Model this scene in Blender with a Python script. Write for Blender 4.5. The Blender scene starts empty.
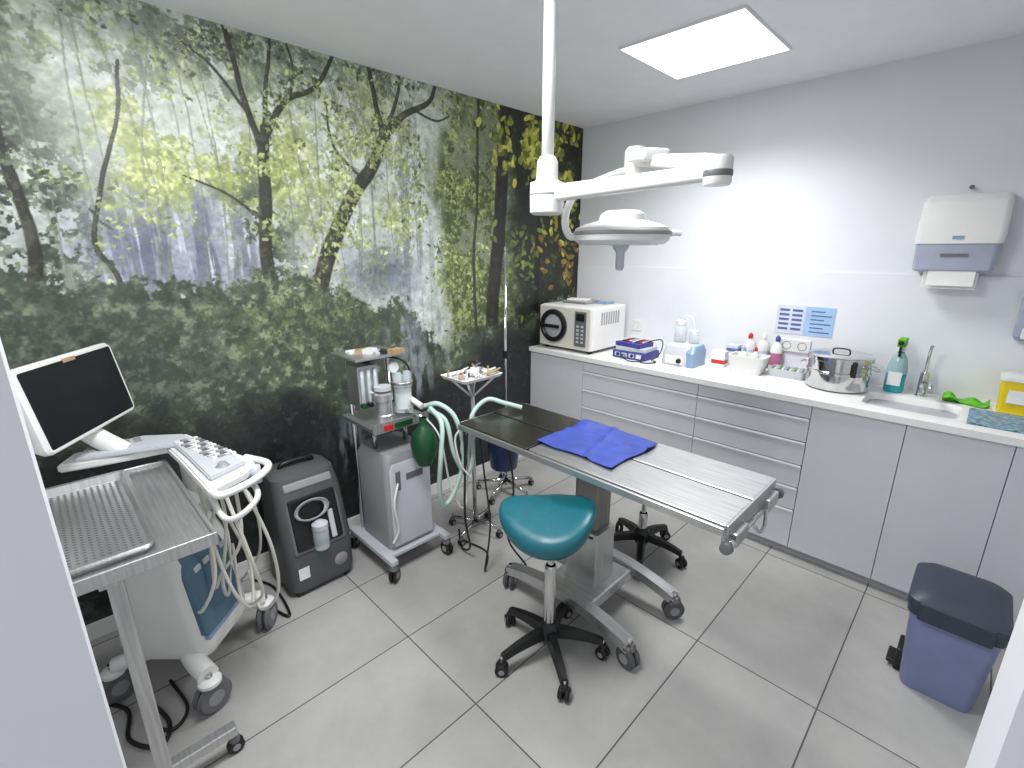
import bpy, bmesh, math, random
import numpy as np
from mathutils import Vector, Matrix
random.seed(7); rng=np.random.default_rng(11)
S=bpy.context.scene
try:
    S.view_settings.view_transform='Standard'
except Exception: pass

# ------------------------------------------------------------ materials
def s2l(c):
    return tuple(((v/12.92) if v<=0.04045 else ((v+0.055)/1.055)**2.4) for v in c)
MATS={}
def mat(name,rgb,rough=0.5,metal=0.0,noise=0.05,nscale=8.0,bump=0.0,trans=0.0,emit=None,alpha=1.0,coat=0.0,stretch=None):
    if name in MATS: return MATS[name]
    m=bpy.data.materials.new(name); m.use_nodes=True
    nt=m.node_tree; N=nt.nodes; L=nt.links
    b=N['Principled BSDF']
    c=s2l(rgb)
    tc=N.new('ShaderNodeTexCoord'); mp=N.new('ShaderNodeMapping')
    if stretch: mp.inputs['Scale'].default_value=stretch
    L.new(tc.outputs['Object'],mp.inputs['Vector'])
    nz=N.new('ShaderNodeTexNoise'); nz.inputs['Scale'].default_value=nscale; nz.inputs['Detail'].default_value=4
    L.new(mp.outputs['Vector'],nz.inputs['Vector'])
    rp=N.new('ShaderNodeValToRGB')
    lo=tuple(max(0,v*(1-noise*2)) for v in c); hi=tuple(min(1,v*(1+noise*2)) for v in c)
    rp.color_ramp.elements[0].position=0.3; rp.color_ramp.elements[1].position=0.7
    rp.color_ramp.elements[0].color=(*lo,1); rp.color_ramp.elements[1].color=(*hi,1)
    L.new(nz.outputs['Fac'],rp.inputs['Fac']); L.new(rp.outputs['Color'],b.inputs['Base Color'])
    b.inputs['Roughness'].default_value=rough; b.inputs['Metallic'].default_value=metal
    b.inputs['Transmission Weight'].default_value=trans
    b.inputs['Alpha'].default_value=alpha
    b.inputs['Coat Weight'].default_value=coat
    if emit:
        b.inputs['Emission Color'].default_value=(*emit[0],1); b.inputs['Emission Strength'].default_value=emit[1]
    if bump>0:
        bp=N.new('ShaderNodeBump'); bp.inputs['Strength'].default_value=bump; bp.inputs['Distance'].default_value=0.004
        L.new(nz.outputs['Fac'],bp.inputs['Height']); L.new(bp.outputs['Normal'],b.inputs['Normal'])
    MATS[name]=m; return m

WALL=mat('wall_paint',(0.87,0.875,0.89),0.6,noise=0.01,nscale=3,bump=0.05)
CEIL=mat('ceiling_paint',(0.92,0.925,0.935),0.7,noise=0.01)
SPLASH=mat('backsplash_laminate',(0.88,0.885,0.90),0.3,noise=0.01)
WHITE=mat('white_plastic',(0.88,0.88,0.87),0.35,noise=0.01)
WARMW=mat('cream_plastic',(0.84,0.83,0.79),0.4,noise=0.01)
CAB=mat('cabinet_lacquer',(0.83,0.83,0.85),0.35,noise=0.01)
CABD=mat('cabinet_gap',(0.70,0.70,0.72),0.5,noise=0.02)
ALU=mat('aluminium',(0.93,0.93,0.94),0.35,0.1,noise=0.02)
TOP=mat('solid_surface_white',(0.93,0.93,0.92),0.25,noise=0.01)
STEEL=mat('brushed_steel',(0.76,0.76,0.76),0.33,0.85,noise=0.08,nscale=6,stretch=(1,18,1))
STEELD=mat('dark_steel',(0.50,0.495,0.49),0.25,0.95,noise=0.1,nscale=5,stretch=(1,14,1))
CHROME=mat('chrome',(0.80,0.80,0.80),0.1,1.0,noise=0.01)
BLACK=mat('black_plastic',(0.07,0.07,0.08),0.4,noise=0.05)
RUBBER=mat('grey_rubber',(0.33,0.33,0.34),0.6,noise=0.05)
SCREEN=mat('monitor_glass',(0.10,0.11,0.13),0.15,noise=0.02)
GREYD=mat('dark_grey_plastic',(0.40,0.40,0.41),0.45,noise=0.04)
CHAR=mat('charcoal_plastic',(0.315,0.32,0.325),0.5,noise=0.04)
GREYM=mat('mid_grey_plastic',(0.56,0.56,0.57),0.45,noise=0.03)
GREYL=mat('light_grey_plastic',(0.74,0.75,0.77),0.45,noise=0.02)
BLUEG=mat('blue_grey_plastic',(0.50,0.60,0.72),0.35,noise=0.03)
TEAL=mat('teal_vinyl',(0.07,0.37,0.42),0.38,noise=0.04,bump=0.05,nscale=30)
BLUE=mat('blue_drape',(0.19,0.27,0.60),0.65,noise=0.10,nscale=14,bump=0.3)
NAVY=mat('navy_bucket',(0.09,0.17,0.36),0.35)
GREEN=mat('reservoir_bag_green',(0.03,0.26,0.13),0.4)
HOSE=mat('hose_pale_green',(0.74,0.84,0.80),0.35,alpha=0.9)
GLASS=mat('clear_plastic',(0.88,0.92,0.93),0.1,alpha=0.45)
BIN=mat('bin_lilac_grey',(0.47,0.51,0.66),0.45,noise=0.04)
BINL=mat('bin_lid_charcoal',(0.20,0.22,0.28),0.45,noise=0.05)
YEL=mat('sharps_yellow',(0.92,0.80,0.10),0.4)
RED=mat('red_plastic',(0.75,0.12,0.12),0.4)
PURP=mat('purple_box',(0.24,0.24,0.55),0.5,noise=0.15,nscale=30)
PAPER=mat('paper',(0.90,0.90,0.89),0.8)
SIGNB=mat('sign_blue',(0.62,0.74,0.88),0.6)
SIGNL=mat('sign_lilac',(0.80,0.82,0.90),0.6)
INK=mat('sign_ink',(0.35,0.40,0.58),0.6)
TEALLIQ=mat('teal_liquid',(0.15,0.62,0.66),0.2)
LIME=mat('lime_green',(0.35,0.70,0.12),0.6,noise=0.15,nscale=40,bump=0.4)
TAN=mat('tan_plastic',(0.66,0.55,0.42),0.5)
DISPG=mat('dispenser_smoke',(0.62,0.65,0.72),0.2)
TERR=mat('terrazzo_blue',(0.45,0.58,0.66),0.4,noise=0.35,nscale=60)
USB=mat('ultrasound_blue',(0.30,0.42,0.50),0.4)
PINK=mat('pink_label',(0.75,0.45,0.60),0.5)

# ------------------------------------------------------------ helpers
def link(o,parent=None,name=None,m=None,smooth=False):
    S.collection.objects.link(o)
    if parent is not None: o.parent=parent
    if m is not None: o.data.materials.append(m)
    if smooth and o.type=='MESH':
        for p in o.data.polygons: p.use_smooth=True
    return o
def root(name,loc=(0,0,0),rz=0.0):
    e=bpy.data.objects.new(name,None); e.empty_display_size=0.1
    e.location=loc; e.rotation_euler=(0,0,rz); S.collection.objects.link(e); return e
def box(par,name,x0,x1,y0,y1,z0,z1,m,bev=0.0,rot=None):
    cx,cy,cz=(x0+x1)/2,(y0+y1)/2,(z0+z1)/2
    me=bpy.data.meshes.new(name); bm=bmesh.new(); bmesh.ops.create_cube(bm,size=1)
    bmesh.ops.scale(bm,vec=(abs(x1-x0),abs(y1-y0),abs(z1-z0)),verts=bm.verts)
    if bev>0:
        bmesh.ops.bevel(bm,geom=bm.edges[:],offset=bev,segments=3,affect='EDGES',profile=0.5)
    bm.to_mesh(me); bm.free()
    o=bpy.data.objects.new(name,me); o.location=(cx,cy,cz)
    if rot: o.rotation_euler=rot
    return link(o,par,m=m)
def cyl(par,name,p0,p1,r,m,r2=None,seg=28,bev=0.0):
    p0=Vector(p0);p1=Vector(p1);d=p1-p0
    me=bpy.data.meshes.new(name); bm=bmesh.new()
    bmesh.ops.create_cone(bm,cap_ends=True,segments=seg,radius1=r,radius2=(r if r2 is None else r2),depth=d.length)
    if bev>0:
        es=[e for e in bm.edges if abs(e.verts[0].co.z-e.verts[1].co.z)<1e-6]
        bmesh.ops.bevel(bm,geom=es,offset=bev,segments=2,affect='EDGES')
    for f in bm.faces:
        if len(f.verts)<=4: f.smooth=True
    bm.to_mesh(me); bm.free()
    o=bpy.data.objects.new(name,me); o.location=(p0+p1)/2
    o.rotation_mode='QUATERNION'; o.rotation_quaternion=Vector((0,0,1)).rotation_difference(d.normalized())
    return link(o,par,m=m)
def catmull(pts,n=10):
    P=[Vector(p) for p in pts]
    if len(P)<3: return P
    P=[P[0]*2-P[1]]+P+[P[-1]*2-P[-2]]
    out=[]
    for i in range(1,len(P)-2):
        for k in range(n):
            t=k/n; a,b,c,d=P[i-1],P[i],P[i+1],P[i+2]
            out.append(0.5*((2*b)+(c-a)*t+(2*a-5*b+4*c-d)*t*t+(3*b-a-3*c+d)*t**3))
    out.append(P[-2]); return out
def tube(par,name,pts,r,m,smooth=True,n=10,corr=False,cyc=False):
    P=catmull(pts,n) if smooth else [Vector(p) for p in pts]
    cu=bpy.data.curves.new(name,'CURVE'); cu.dimensions='3D'
    if corr:
        L=[0]
        for i in range(1,len(P)): L.append(L[-1]+(P[i]-P[i-1]).length)
        step=0.006; Q=[]; j=0; s=0
        while s<L[-1]:
            while L[j+1]<s: j+=1
            t=(s-L[j])/max(1e-9,L[j+1]-L[j]); Q.append(P[j].lerp(P[j+1],t)); s+=step
        P=Q
    sp=cu.splines.new('POLY'); sp.points.add(len(P)-1)
    for i,p in enumerate(P):
        sp.points[i].co=(*p,1); sp.points[i].radius=(1.0 if (not corr or i%2==0) else 0.72)
    sp.use_cyclic_u=cyc
    cu.bevel_depth=r; cu.bevel_resolution=3; cu.use_fill_caps=True
    o=bpy.data.objects.new(name,cu); return link(o,par,m=m)
def lathe(par,name,prof,m,loc=(0,0,0),seg=40,rot=None,smooth=True):
    me=bpy.data.meshes.new(name); bm=bmesh.new(); rings=[]
    for r,z in prof:
        if r<1e-5: rings.append([bm.verts.new((0,0,z))])
        else: rings.append([bm.verts.new((r*math.cos(2*math.pi*i/seg),r*math.sin(2*math.pi*i/seg),z)) for i in range(seg)])
    for a,b in zip(rings,rings[1:]):
        for i in range(seg):
            j=(i+1)%seg
            if len(a)==1 and len(b)==1: continue
            if len(a)==1: bm.faces.new((a[0],b[i],b[j]))
            elif len(b)==1: bm.faces.new((a[i],a[j],b[0]))
            else: bm.faces.new((a[i],a[j],b[j],b[i]))
    bmesh.ops.recalc_face_normals(bm,faces=bm.faces)
    bm.to_mesh(me); bm.free()
    o=bpy.data.objects.new(name,me); o.location=loc
    if rot: o.rotation_euler=rot
    link(o,par,m=m)
    if smooth:
        for p in me.polygons: p.use_smooth=True
        try:
            me.set_sharp_from_angle(angle=math.radians(40))
        except Exception: pass
    return o
def rr(hx,hy,r,n=6):
    pts=[]
    r=min(r,hx*0.999,hy*0.999)
    for cx,cy,a0 in ((hx-r,hy-r,0),(-hx+r,hy-r,90),(-hx+r,-hy+r,180),(hx-r,-hy+r,270)):
        for k in range(n+1):
            a=math.radians(a0+90*k/n); pts.append((cx+r*math.cos(a),cy+r*math.sin(a)))
    return pts
def loft(par,name,rings,m,loc=(0,0,0),rot=None,cap=(True,True),smooth=True):
    me=bpy.data.meshes.new(name); bm=bmesh.new(); R=[]
    for z,hx,hy,cx,cy,r in rings:
        R.append([bm.verts.new((cx+x,cy+y,z)) for x,y in rr(hx,hy,r)])
    n=len(R[0])
    for a,b in zip(R,R[1:]):
        for i in range(n):
            j=(i+1)%n; bm.faces.new((a[i],a[j],b[j],b[i]))
    if cap[0]: bm.faces.new(R[0][::-1])
    if cap[1]: bm.faces.new(R[-1])
    bmesh.ops.recalc_face_normals(bm,faces=bm.faces)
    bm.to_mesh(me); bm.free()
    o=bpy.data.objects.new(name,me); o.location=loc
    if rot: o.rotation_euler=rot
    link(o,par,m=m)
    if smooth:
        for p in me.polygons: p.use_smooth=True
        try: me.set_sharp_from_angle(angle=math.radians(35))
        except Exception: pass
    return o
def prism(par,name,poly,z0,z1,m,bev=0.0):
    me=bpy.data.meshes.new(name); bm=bmesh.new()
    a=[bm.verts.new((x,y,z0)) for x,y in poly]; f=bm.faces.new(a)
    r=bmesh.ops.extrude_face_region(bm,geom=[f])
    for v in r['geom']:
        if isinstance(v,bmesh.types.BMVert): v.co.z=z1
    bmesh.ops.recalc_face_normals(bm,faces=bm.faces)
    if bev>0: bmesh.ops.bevel(bm,geom=bm.edges[:],offset=bev,segments=2,affect='EDGES')
    bm.to_mesh(me); bm.free()
    o=bpy.data.objects.new(name,me); return link(o,par,m=m)
def caster(par,name,x,y,r=0.05,w=0.022,ang=0.0,mt=None,fork=None,z=0.0):
    dx,dy=math.cos(ang),math.sin(ang)
    wheelm=mt or BLACK; fm=fork or GREYD
    for i,s in enumerate((-1,1)):
        c0=Vector((x+dx*s*w*0.15,y+dy*s*w*0.15,z+r)); c1=Vector((x+dx*s*w,y+dy*s*w,z+r))
        cyl(par,name+'_wheel_%d'%i,c0,c1,r,wheelm,bev=r*0.15)
        cyl(par,name+'_hub_%d'%i,c1,c1+Vector((dx*s*0.002,dy*s*0.002,0)),r*0.45,GREYM)
    lathe(par,name+'_hood',[(0.0,0.012),(r*0.45,0.010),(r*0.62,0.0),(r*0.62,-0.012),(0.0,-0.012)],fm,(x,y,z+2*r+0.006))
    cyl(par,name+'_stem',(x,y,z+2*r),(x,y,z+2*r+0.035),r*0.2,CHROME)

# ------------------------------------------------------------ room shell
XL,YB,ZC=-2.48,3.25,2.52
XR,YF=0.50,-0.5
def slab(name,x0,x1,y0,y1,z0,z1,m): return box(None,name,x0,x1,y0,y1,z0,z1,m)
fm=bpy.data.materials.new('floor_tile'); fm.use_nodes=True
nt=fm.node_tree;N=nt.nodes;L=nt.links;b=N['Principled BSDF']
g=N.new('ShaderNodeNewGeometry'); sx=N.new('ShaderNodeSeparateXYZ'); L.new(g.outputs['Position'],sx.inputs[0])
def M(op,a,b_=None,c=None):
    n=N.new('ShaderNodeMath'); n.operation=op
    for i,v in enumerate((a,b_,c)):
        if v is None: continue
        if isinstance(v,(int,float)): n.inputs[i].default_value=v
        else: L.new(v,n.inputs[i])
    return n.outputs[0]
def grout(sock,off,per):
    q=M('DIVIDE',M('ADD',sock,off),per); fr=M('FRACT',q)
    d=M('MULTIPLY',M('MINIMUM',fr,M('SUBTRACT',1.0,fr)),per)
    return M('LESS_THAN',d,0.0026),M('FLOOR',q)
g1,i1=grout(sx.outputs['X'],9.17,0.45); g2,i2=grout(sx.outputs['Y'],8.70-0.88,0.87)
gm=M('MAXIMUM',g1,g2)
cv=N.new('ShaderNodeCombineXYZ'); L.new(i1,cv.inputs[0]); L.new(i2,cv.inputs[1])
wn=N.new('ShaderNodeTexWhiteNoise'); L.new(cv.outputs[0],wn.inputs['Vector'])
nz=N.new('ShaderNodeTexNoise'); nz.noise_dimensions='4D'; nz.inputs['Scale'].default_value=2.4; nz.inputs['Detail'].default_value=10; nz.inputs['Roughness'].default_value=0.65
L.new(g.outputs['Position'],nz.inputs['Vector']); L.new(M('MULTIPLY',wn.outputs['Value'],7.0),nz.inputs['W'])
rp=N.new('ShaderNodeValToRGB'); rp.color_ramp.elements[0].position=0.3; rp.color_ramp.elements[1].position=0.72
rp.color_ramp.elements[0].color=(*s2l((0.60,0.595,0.585)),1); rp.color_ramp.elements[1].color=(*s2l((0.70,0.695,0.682)),1)
L.new(nz.outputs['Fac'],rp.inputs['Fac'])
mx=N.new('ShaderNodeMixRGB'); L.new(gm,mx.inputs['Fac']); mx.inputs['Color2'].default_value=(0.085,0.083,0.08,1)
L.new(rp.outputs['Color'],mx.inputs['Color1']); L.new(mx.outputs['Color'],b.inputs['Base Color'])
L.new(M('ADD',M('MULTIPLY',gm,0.5),0.42),b.inputs['Roughness'])
slab('floor',XL-0.1,1.6,-1.6,YB+0.1,-0.1,0,fm)
slab('ceiling',XL-0.1,1.6,-1.6,YB+0.1,ZC,ZC+0.1,CEIL)
slab('wall_left',XL-0.1,XL,YF-0.1,YB+0.1,0,ZC,WALL)
slab('wall_back',XL,XR+0.1,YB,YB+0.1,0,ZC,WALL)
slab('wall_right',XR,XR+0.1,0.62,YB,0,ZC,WALL)
slab('wall_front',XL,-0.66,YF-0.1,YF,0,ZC,WALL)
slab('trim_1',-0.66,-0.60,YF-0.1,-0.0275,0,ZC,WALL)
slab('trim_2',0.092,XR+0.1,0.60,0.75,0,ZC,WALL)
slab('baseboard_left',XL,XL+0.012,YF,2.66,0,0.075,WHITE)
slab('baseboard_front',XL+0.012,-0.66,YF,YF+0.012,0,0.075,WHITE)
slab('trim_3',XL+0.01,XR,YB-0.012,YB,0.90,1.50,SPLASH)

# ------------------------------------------------------------ mural (flat printed wall covering, colours generated per vertex)
W,H=1100,715
ya=np.linspace(YF,YB,W); za=np.linspace(0.075,ZC,H)
Y,Z=np.meshgrid(ya,za)
def vn(fy,fz,seed,octv=4,gain=0.55):
    out=np.zeros_like(Y); amp=1; tot=0; r=np.random.default_rng(seed)
    for o in range(octv):
        G=r.random((256,256)); oy,oz=r.random()*50,r.random()*50
        yy=(ya+5)*fy*2**o+oy; zz=(za+5)*fz*2**o+oz
        y0=np.floor(yy).astype(int); z0=np.floor(zz).astype(int); f1=yy-y0; f2=(zz-z0)[:,None]
        f1=(f1*f1*(3-2*f1))[None,:]; f2=f2*f2*(3-2*f2)
        z0_,z1_=z0%256,(z0+1)%256; y0_,y1_=y0%256,(y0+1)%256
        a=G[np.ix_(z0_,y0_)];b_=G[np.ix_(z0_,y1_)];c=G[np.ix_(z1_,y0_)];d=G[np.ix_(z1_,y1_)]
        out+=amp*((a*(1-f1)+b_*f1)*(1-f2)+(c*(1-f1)+d*f1)*f2); tot+=amp; amp*=gain
    out/=tot
    return (out-out.mean())/out.std()
def sm(a,b_,x):
    t=np.clip((x-a)/(b_-a),0,1); return t*t*(3-2*t)
img=np.zeros((H,W,3))
def blend(mask,col):
    global img
    m_=np.clip(mask,0,1)[...,None]; col=np.asarray(col)
    img=img*(1-m_)+col*m_
def gs(yc,zc,sy,sz): return np.exp(-((Y-yc)/sy)**2-((Z-zc)/sz)**2)
nl=vn(1.6,1.6,1,3); nm=vn(5,5,2,4); nf=vn(22,22,5,4,0.75); nf2=vn(24,24,6,4,0.75); nf3=vn(30,30,7,3,0.8); nst=vn(30,2.2,3,4); nc=vn(4.5,4.5,15,3)
img[:]=(0.76,0.78,0.73)
blend(sm(-0.5,1.2,nl)*0.6,(0.87,0.89,0.86))
blend(sm(0.2,1.3,nm)*0.40,(0.60,0.64,0.55))
m_=gs(0.50,1.62,0.40,0.24)*1.3; blend(m_,(0.60,0.61,0.67)); blend(m_*sm(0.1,0.9,nst)*0.7,(0.41,0.42,0.49)); blend(m_*sm(0.8,1.6,vn(45,3,9,3)),(0.78,0.78,0.84))
m_=gs(1.12,1.72,0.16,0.14); blend(m_,(0.76,0.76,0.81))
m_=gs(1.64,1.72,0.16,0.65)*1.5; blend(m_,(0.80,0.82,0.82)); blend(m_*sm(0.4,1.3,nst)*0.7,(0.56,0.59,0.60))
m_=gs(1.42,1.50,0.22,0.13)*1.1; blend(m_,(0.44,0.48,0.53)); blend(m_*sm(0.3,1.0,nf)*0.5,(0.32,0.36,0.38))
def foliage(mask,seed,dens,cols,lo=0.35):
    base=vn(18,18,seed,4,0.8)+0.9*vn(3.5,3.5,seed+100,3)
    m1=mask*sm(-dens,-dens+lo,base)
    t=vn(26,26,seed+200,3,0.8)
    c=np.asarray(cols[0])*np.ones(img.shape)
    k=sm(-0.3,0.5,t)[...,None]; c=c*(1-k)+np.asarray(cols[1])*k
    k=sm(0.9,1.4,t)[...,None]; c=c*(1-k)+np.asarray(cols[2])*k
    return m1,c
def apply(m1,c,a=1.0):
    global img
    m_=np.clip(m1*a,0,1)[...,None]; img=img*(1-m_)+c*m_
up=sm(1.30,1.55,Z)
apply(*foliage(up*(1-sm(1.7,1.9,Y)),300,-0.75,[(0.46,0.50,0.42),(0.56,0.60,0.49),(0.68,0.71,0.58)]),0.70)
apply(*foliage(gs(0.42,2.15,0.24,0.22)+gs(0.95,2.0,0.26,0.24)+gs(1.45,1.75,.22,.2)+gs(1.40,2.25,0.25,.2)+gs(0.55,1.9,.3,.12),310,-0.15,[(0.58,0.62,0.38),(0.70,0.73,0.47),(0.82,0.84,0.62)]),0.9)
apply(*foliage(gs(0.03,1.72,0.15,0.42)*1.6,320,0.55,[(0.24,0.26,0.23),(0.34,0.37,0.31),(0.52,0.55,0.48)]),0.92)
apply(*foliage(gs(0.82,2.45,0.45,0.14)+gs(1.6,2.45,0.3,0.12)+gs(-0.1,2.45,0.3,0.15),330,-0.1,[(0.34,0.37,0.31),(0.46,0.50,0.40),(0.62,0.65,0.52)]),0.85)
apply(*foliage(gs(0.83,1.70,0.12,0.28)*1.3,340,0.2,[(0.28,0.31,0.24),(0.38,0.42,0.31),(0.52,0.56,0.40)]),0.9)
right=sm(1.76,1.95,Y+0.04*nm)
blend(right*0.95,(0.46,0.49,0.38))
apply(*foliage(right*(1-sm(2.45,2.6,Y)),350,0.7,[(0.28,0.32,0.17),(0.42,0.47,0.27),(0.62,0.66,0.42)]),0.95)
blend(gs(1.98,2.35,0.12,0.2)*0.6*sm(-.3,.6,nf),(0.74,0.77,0.62))
blend(sm(2.38,2.55,Y+0.03*nm)*0.92,(0.10,0.11,0.09))
apply(*foliage(sm(2.42,2.55,Y),360,-0.5,[(0.17,0.20,0.11),(0.24,0.28,0.14),(0.34,0.38,0.18)]),0.9)
wj0=vn(5,5,71,3)*0.003
def trunk(pts,w0,w1,col,col2,mott=0.5,seed=3,amt=1.0):
    P=[np.array(p.to_tuple()[:2]) for p in catmull([(a,b2,0) for a,b2 in pts],8)]
    A=np.array(P); pad=max(w0,w1)*2+0.03
    i0=max(0,int((A[:,0].min()-pad-YF)/(YB-YF)*(W-1))); i1=min(W,int((A[:,0].max()+pad-YF)/(YB-YF)*(W-1))+2)
    j0=max(0,int((A[:,1].min()-pad-.075)/(ZC-.075)*(H-1))); j1=min(H,int((A[:,1].max()+pad-.075)/(ZC-.075)*(H-1))+2)
    YY=Y[j0:j1,i0:i1]+wj0[j0:j1,i0:i1]; ZZ=Z[j0:j1,i0:i1]
    D=np.full(YY.shape,9.0); SG=np.zeros(YY.shape); n=len(P)-1
    for i in range(n):
        a,b2=P[i],P[i+1]; d=b2-a; l=max(1e-9,(d@d))
        t=np.clip(((YY-a[0])*d[0]+(ZZ-a[1])*d[1])/l,0,1)
        ox=YY-(a[0]+t*d[0]); dist=np.hypot(ox,ZZ-(a[1]+t*d[1])); w=w0+(w1-w0)*((i+t)/n)
        k=dist/w; u=k<D; D=np.where(u,k,D); SG=np.where(u,np.sign(ox),SG)
    m1=(1-sm(0.8,1.08,D))*amt
    s=img[j0:j1,i0:i1]
    def bl(mk,c): 
        nonlocal s
        mk=mk[...,None]; s=s*(1-mk)+np.asarray(c)*mk
    bl(m1,col); bl(m1*sm(0.2,1.0,nf[j0:j1,i0:i1])*mott,col2); bl(m1*sm(0.1,0.9,D)*(SG>0)*0.5,tuple(c*0.5 for c in col))
    img[j0:j1,i0:i1]=s
DK=(0.25,0.255,0.21); DK2=(0.42,0.43,0.34)
rr_=random.Random(5)
for k in range(24):
    y0=rr_.uniform(0.1,1.7); trunk([(y0,1.45),(y0+rr_.uniform(-.05,.05),1.9),(y0+rr_.uniform(-.1,.1),2.5)],rr_.uniform(.003,.008),.003,(0.50,0.52,0.47),(0.58,0.6,0.52),seed=k,amt=0.5)
trunk([(0.80,1.3),(0.83,1.6),(0.875,2.0),(0.90,2.15)],0.036,0.022,DK,DK2)
trunk([(0.88,2.05),(0.83,2.25),(0.78,2.52)],0.017,0.010,DK,DK2)
trunk([(0.89,2.1),(1.0,2.28),(1.14,2.36),(1.25,2.52)],0.017,0.009,DK,DK2)
trunk([(0.90,2.15),(0.93,2.35),(0.96,2.52)],0.012,0.007,DK,DK2)
trunk([(1.02,2.29),(1.05,2.4),(1.03,2.52)],0.008,0.005,DK,DK2)
trunk([(0.84,2.2),(0.72,2.35),(0.62,2.42)],0.009,0.004,DK,DK2)
trunk([(0.84,1.75),(0.70,1.86),(0.55,1.92)],0.008,0.004,DK,DK2)
trunk([(1.04,1.35),(1.14,1.62),(1.30,1.90),(1.42,2.05),(1.52,2.24)],0.048,0.030,DK,DK2)
trunk([(1.50,2.2),(1.47,2.35),(1.44,2.52)],0.020,0.012,DK,DK2)
trunk([(1.50,2.2),(1.63,2.33),(1.80,2.42),(1.86,2.52)],0.022,0.010,DK,DK2)
trunk([(1.53,2.25),(1.60,2.42),(1.62,2.52)],0.012,0.008,DK,DK2)
trunk([(1.36,1.98),(1.22,2.12),(1.2,2.3)],0.009,0.005,DK,DK2)
trunk([(1.70,2.37),(1.85,2.34),(1.95,2.38)],0.008,0.005,DK,DK2)
trunk([(0.30,1.15),(0.27,1.5),(0.22,1.65),(0.28,1.9),(0.36,2.1),(0.40,2.3)],0.011,0.006,(0.21,0.22,0.19),DK2)
trunk([(0.02,1.55),(0.07,1.45),(0.16,1.36),(0.2,1.2)],0.009,0.006,(0.18,0.19,0.18),DK2)
trunk([(-.1,1.3),(0.0,1.42),(0.04,1.7),(0.02,2.1)],0.03,0.015,(0.20,0.21,0.19),DK2)
ncl=vn(7,7,91,3)
def leaves(n,cen,sp,cols,size,alpha=0.85,lim=None,uni=False,clump=0.0):
    r=np.random.default_rng(int(n+cen[0]*1000+cen[1]*100))
    dy=(YB-YF)/(W-1); dz=(ZC-0.075)/(H-1)
    for i in range(n):
        if uni: y=r.uniform(cen[0]-sp[0],cen[0]+sp[0]); z=r.uniform(cen[1]-sp[1],cen[1]+sp[1])
        else: y=r.normal(cen[0],sp[0]); z=r.normal(cen[1],sp[1])
        if not(YF<y<YB and .08<z<ZC): continue
        if ncl[int((z-.075)/dz),int((y-YF)/dy)]<clump: continue
        if lim is not None and not lim(y,z): continue
        a=size*r.uniform(0.5,1.3); bb=a*r.uniform(0.35,0.6); th=r.uniform(0,math.pi)
        i0=int((y-a-YF)/dy); i1=int((y+a-YF)/dy)+2; j0=int((z-a-0.075)/dz); j1=int((z+a-0.075)/dz)+2
        i0=max(i0,0); j0=max(j0,0); i1=min(i1,W); j1=min(j1,H)
        if i1<=i0 or j1<=j0: continue
        yy=Y[j0:j1,i0:i1]-y; zz=Z[j0:j1,i0:i1]-z
        u=yy*math.cos(th)+zz*math.sin(th); v=-yy*math.sin(th)+zz*math.cos(th)
        mk=((u/a)**2+(v/bb)**2<1)[...,None]*alpha
        c=np.array(cols[r.integers(len(cols))])*r.uniform(0.8,1.15)
        img[j0:j1,i0:i1]=img[j0:j1,i0:i1]*(1-mk)+c*mk
YG=[(0.72,0.75,0.50),(0.64,0.68,0.42),(0.80,0.82,0.60),(0.54,0.59,0.37)]
DG=[(0.31,0.34,0.28),(0.39,0.43,0.34),(0.25,0.27,0.23),(0.47,0.51,0.40)]
LY=[(0.72,0.72,0.25),(0.60,0.64,0.24),(0.80,0.78,0.38),(0.44,0.49,0.18)]
leaves(1100,(0.42,2.05),(0.2,0.2),YG,0.012,0.8,clump=0.2)
leaves(1500,(1.0,2.0),(0.25,0.25),YG,0.012,0.8,clump=0.3)
leaves(1900,(1.42,2.0),(0.22,0.3),YG,0.013,0.8,clump=0.1)
leaves(700,(0.85,2.35),(0.3,0.14),DG,0.011,0.75,clump=0.3)
leaves(800,(1.5,2.4),(0.3,0.1),DG,0.011,0.75,clump=0.3)
leaves(700,(0.05,1.85),(0.11,0.33),DG,0.013,0.85)
leaves(2000,(2.0,1.8),(0.13,0.4),[(0.48,0.53,0.29),(0.58,0.62,0.37),(0.32,0.36,0.20),(0.70,0.73,0.48)],0.014,0.85,clump=0.0)
trunk([(2.26,0.85),(2.29,1.3),(2.36,1.8),(2.42,2.52)],0.062,0.058,(0.15,0.14,0.12),(0.26,0.24,0.20),seed=8)
trunk([(2.13,1.0),(2.12,1.5),(2.16,2.0),(2.18,2.52)],0.014,0.010,(0.22,0.22,0.17),(0.35,0.35,0.28),seed=8)
trunk([(2.72,1.0),(2.75,1.6),(2.80,2.52)],0.03,0.03,(0.09,0.08,0.07),(0.14,0.12,0.08),seed=9)
leaves(520,(2.72,2.28),(0.2,0.14),LY,0.030,0.95)
leaves(260,(3.05,2.1),(0.14,0.25),LY,0.030,0.9,clump=-0.2)
leaves(200,(2.62,1.75),(0.15,0.3),[(0.44,0.50,0.24),(0.32,0.37,0.17)],0.026,0.9)
leaves(90,(3.05,1.55),(0.12,0.12),[(0.6,0.5,0.22),(0.5,0.38,0.16)],0.030,0.9)
top=1.40+0.05*vn(2.2,1,31,3)+0.08*np.sin(Y*2.3+0.4)-0.28*sm(1.5,1.9,Y)+0.08*np.exp(-((Y-.75)/.25)**2)
und=(1-sm(-0.02,0.03,Z-top+0.025*nf)); blend(und,(0.28,0.31,0.26))
apply(*foliage(und,400,0.4,[(0.30,0.34,0.27),(0.41,0.45,0.36),(0.57,0.61,0.49)]),0.95)
blend(und*sm(0.6,1.7,nc)*0.5,(0.18,0.20,0.17))
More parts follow.
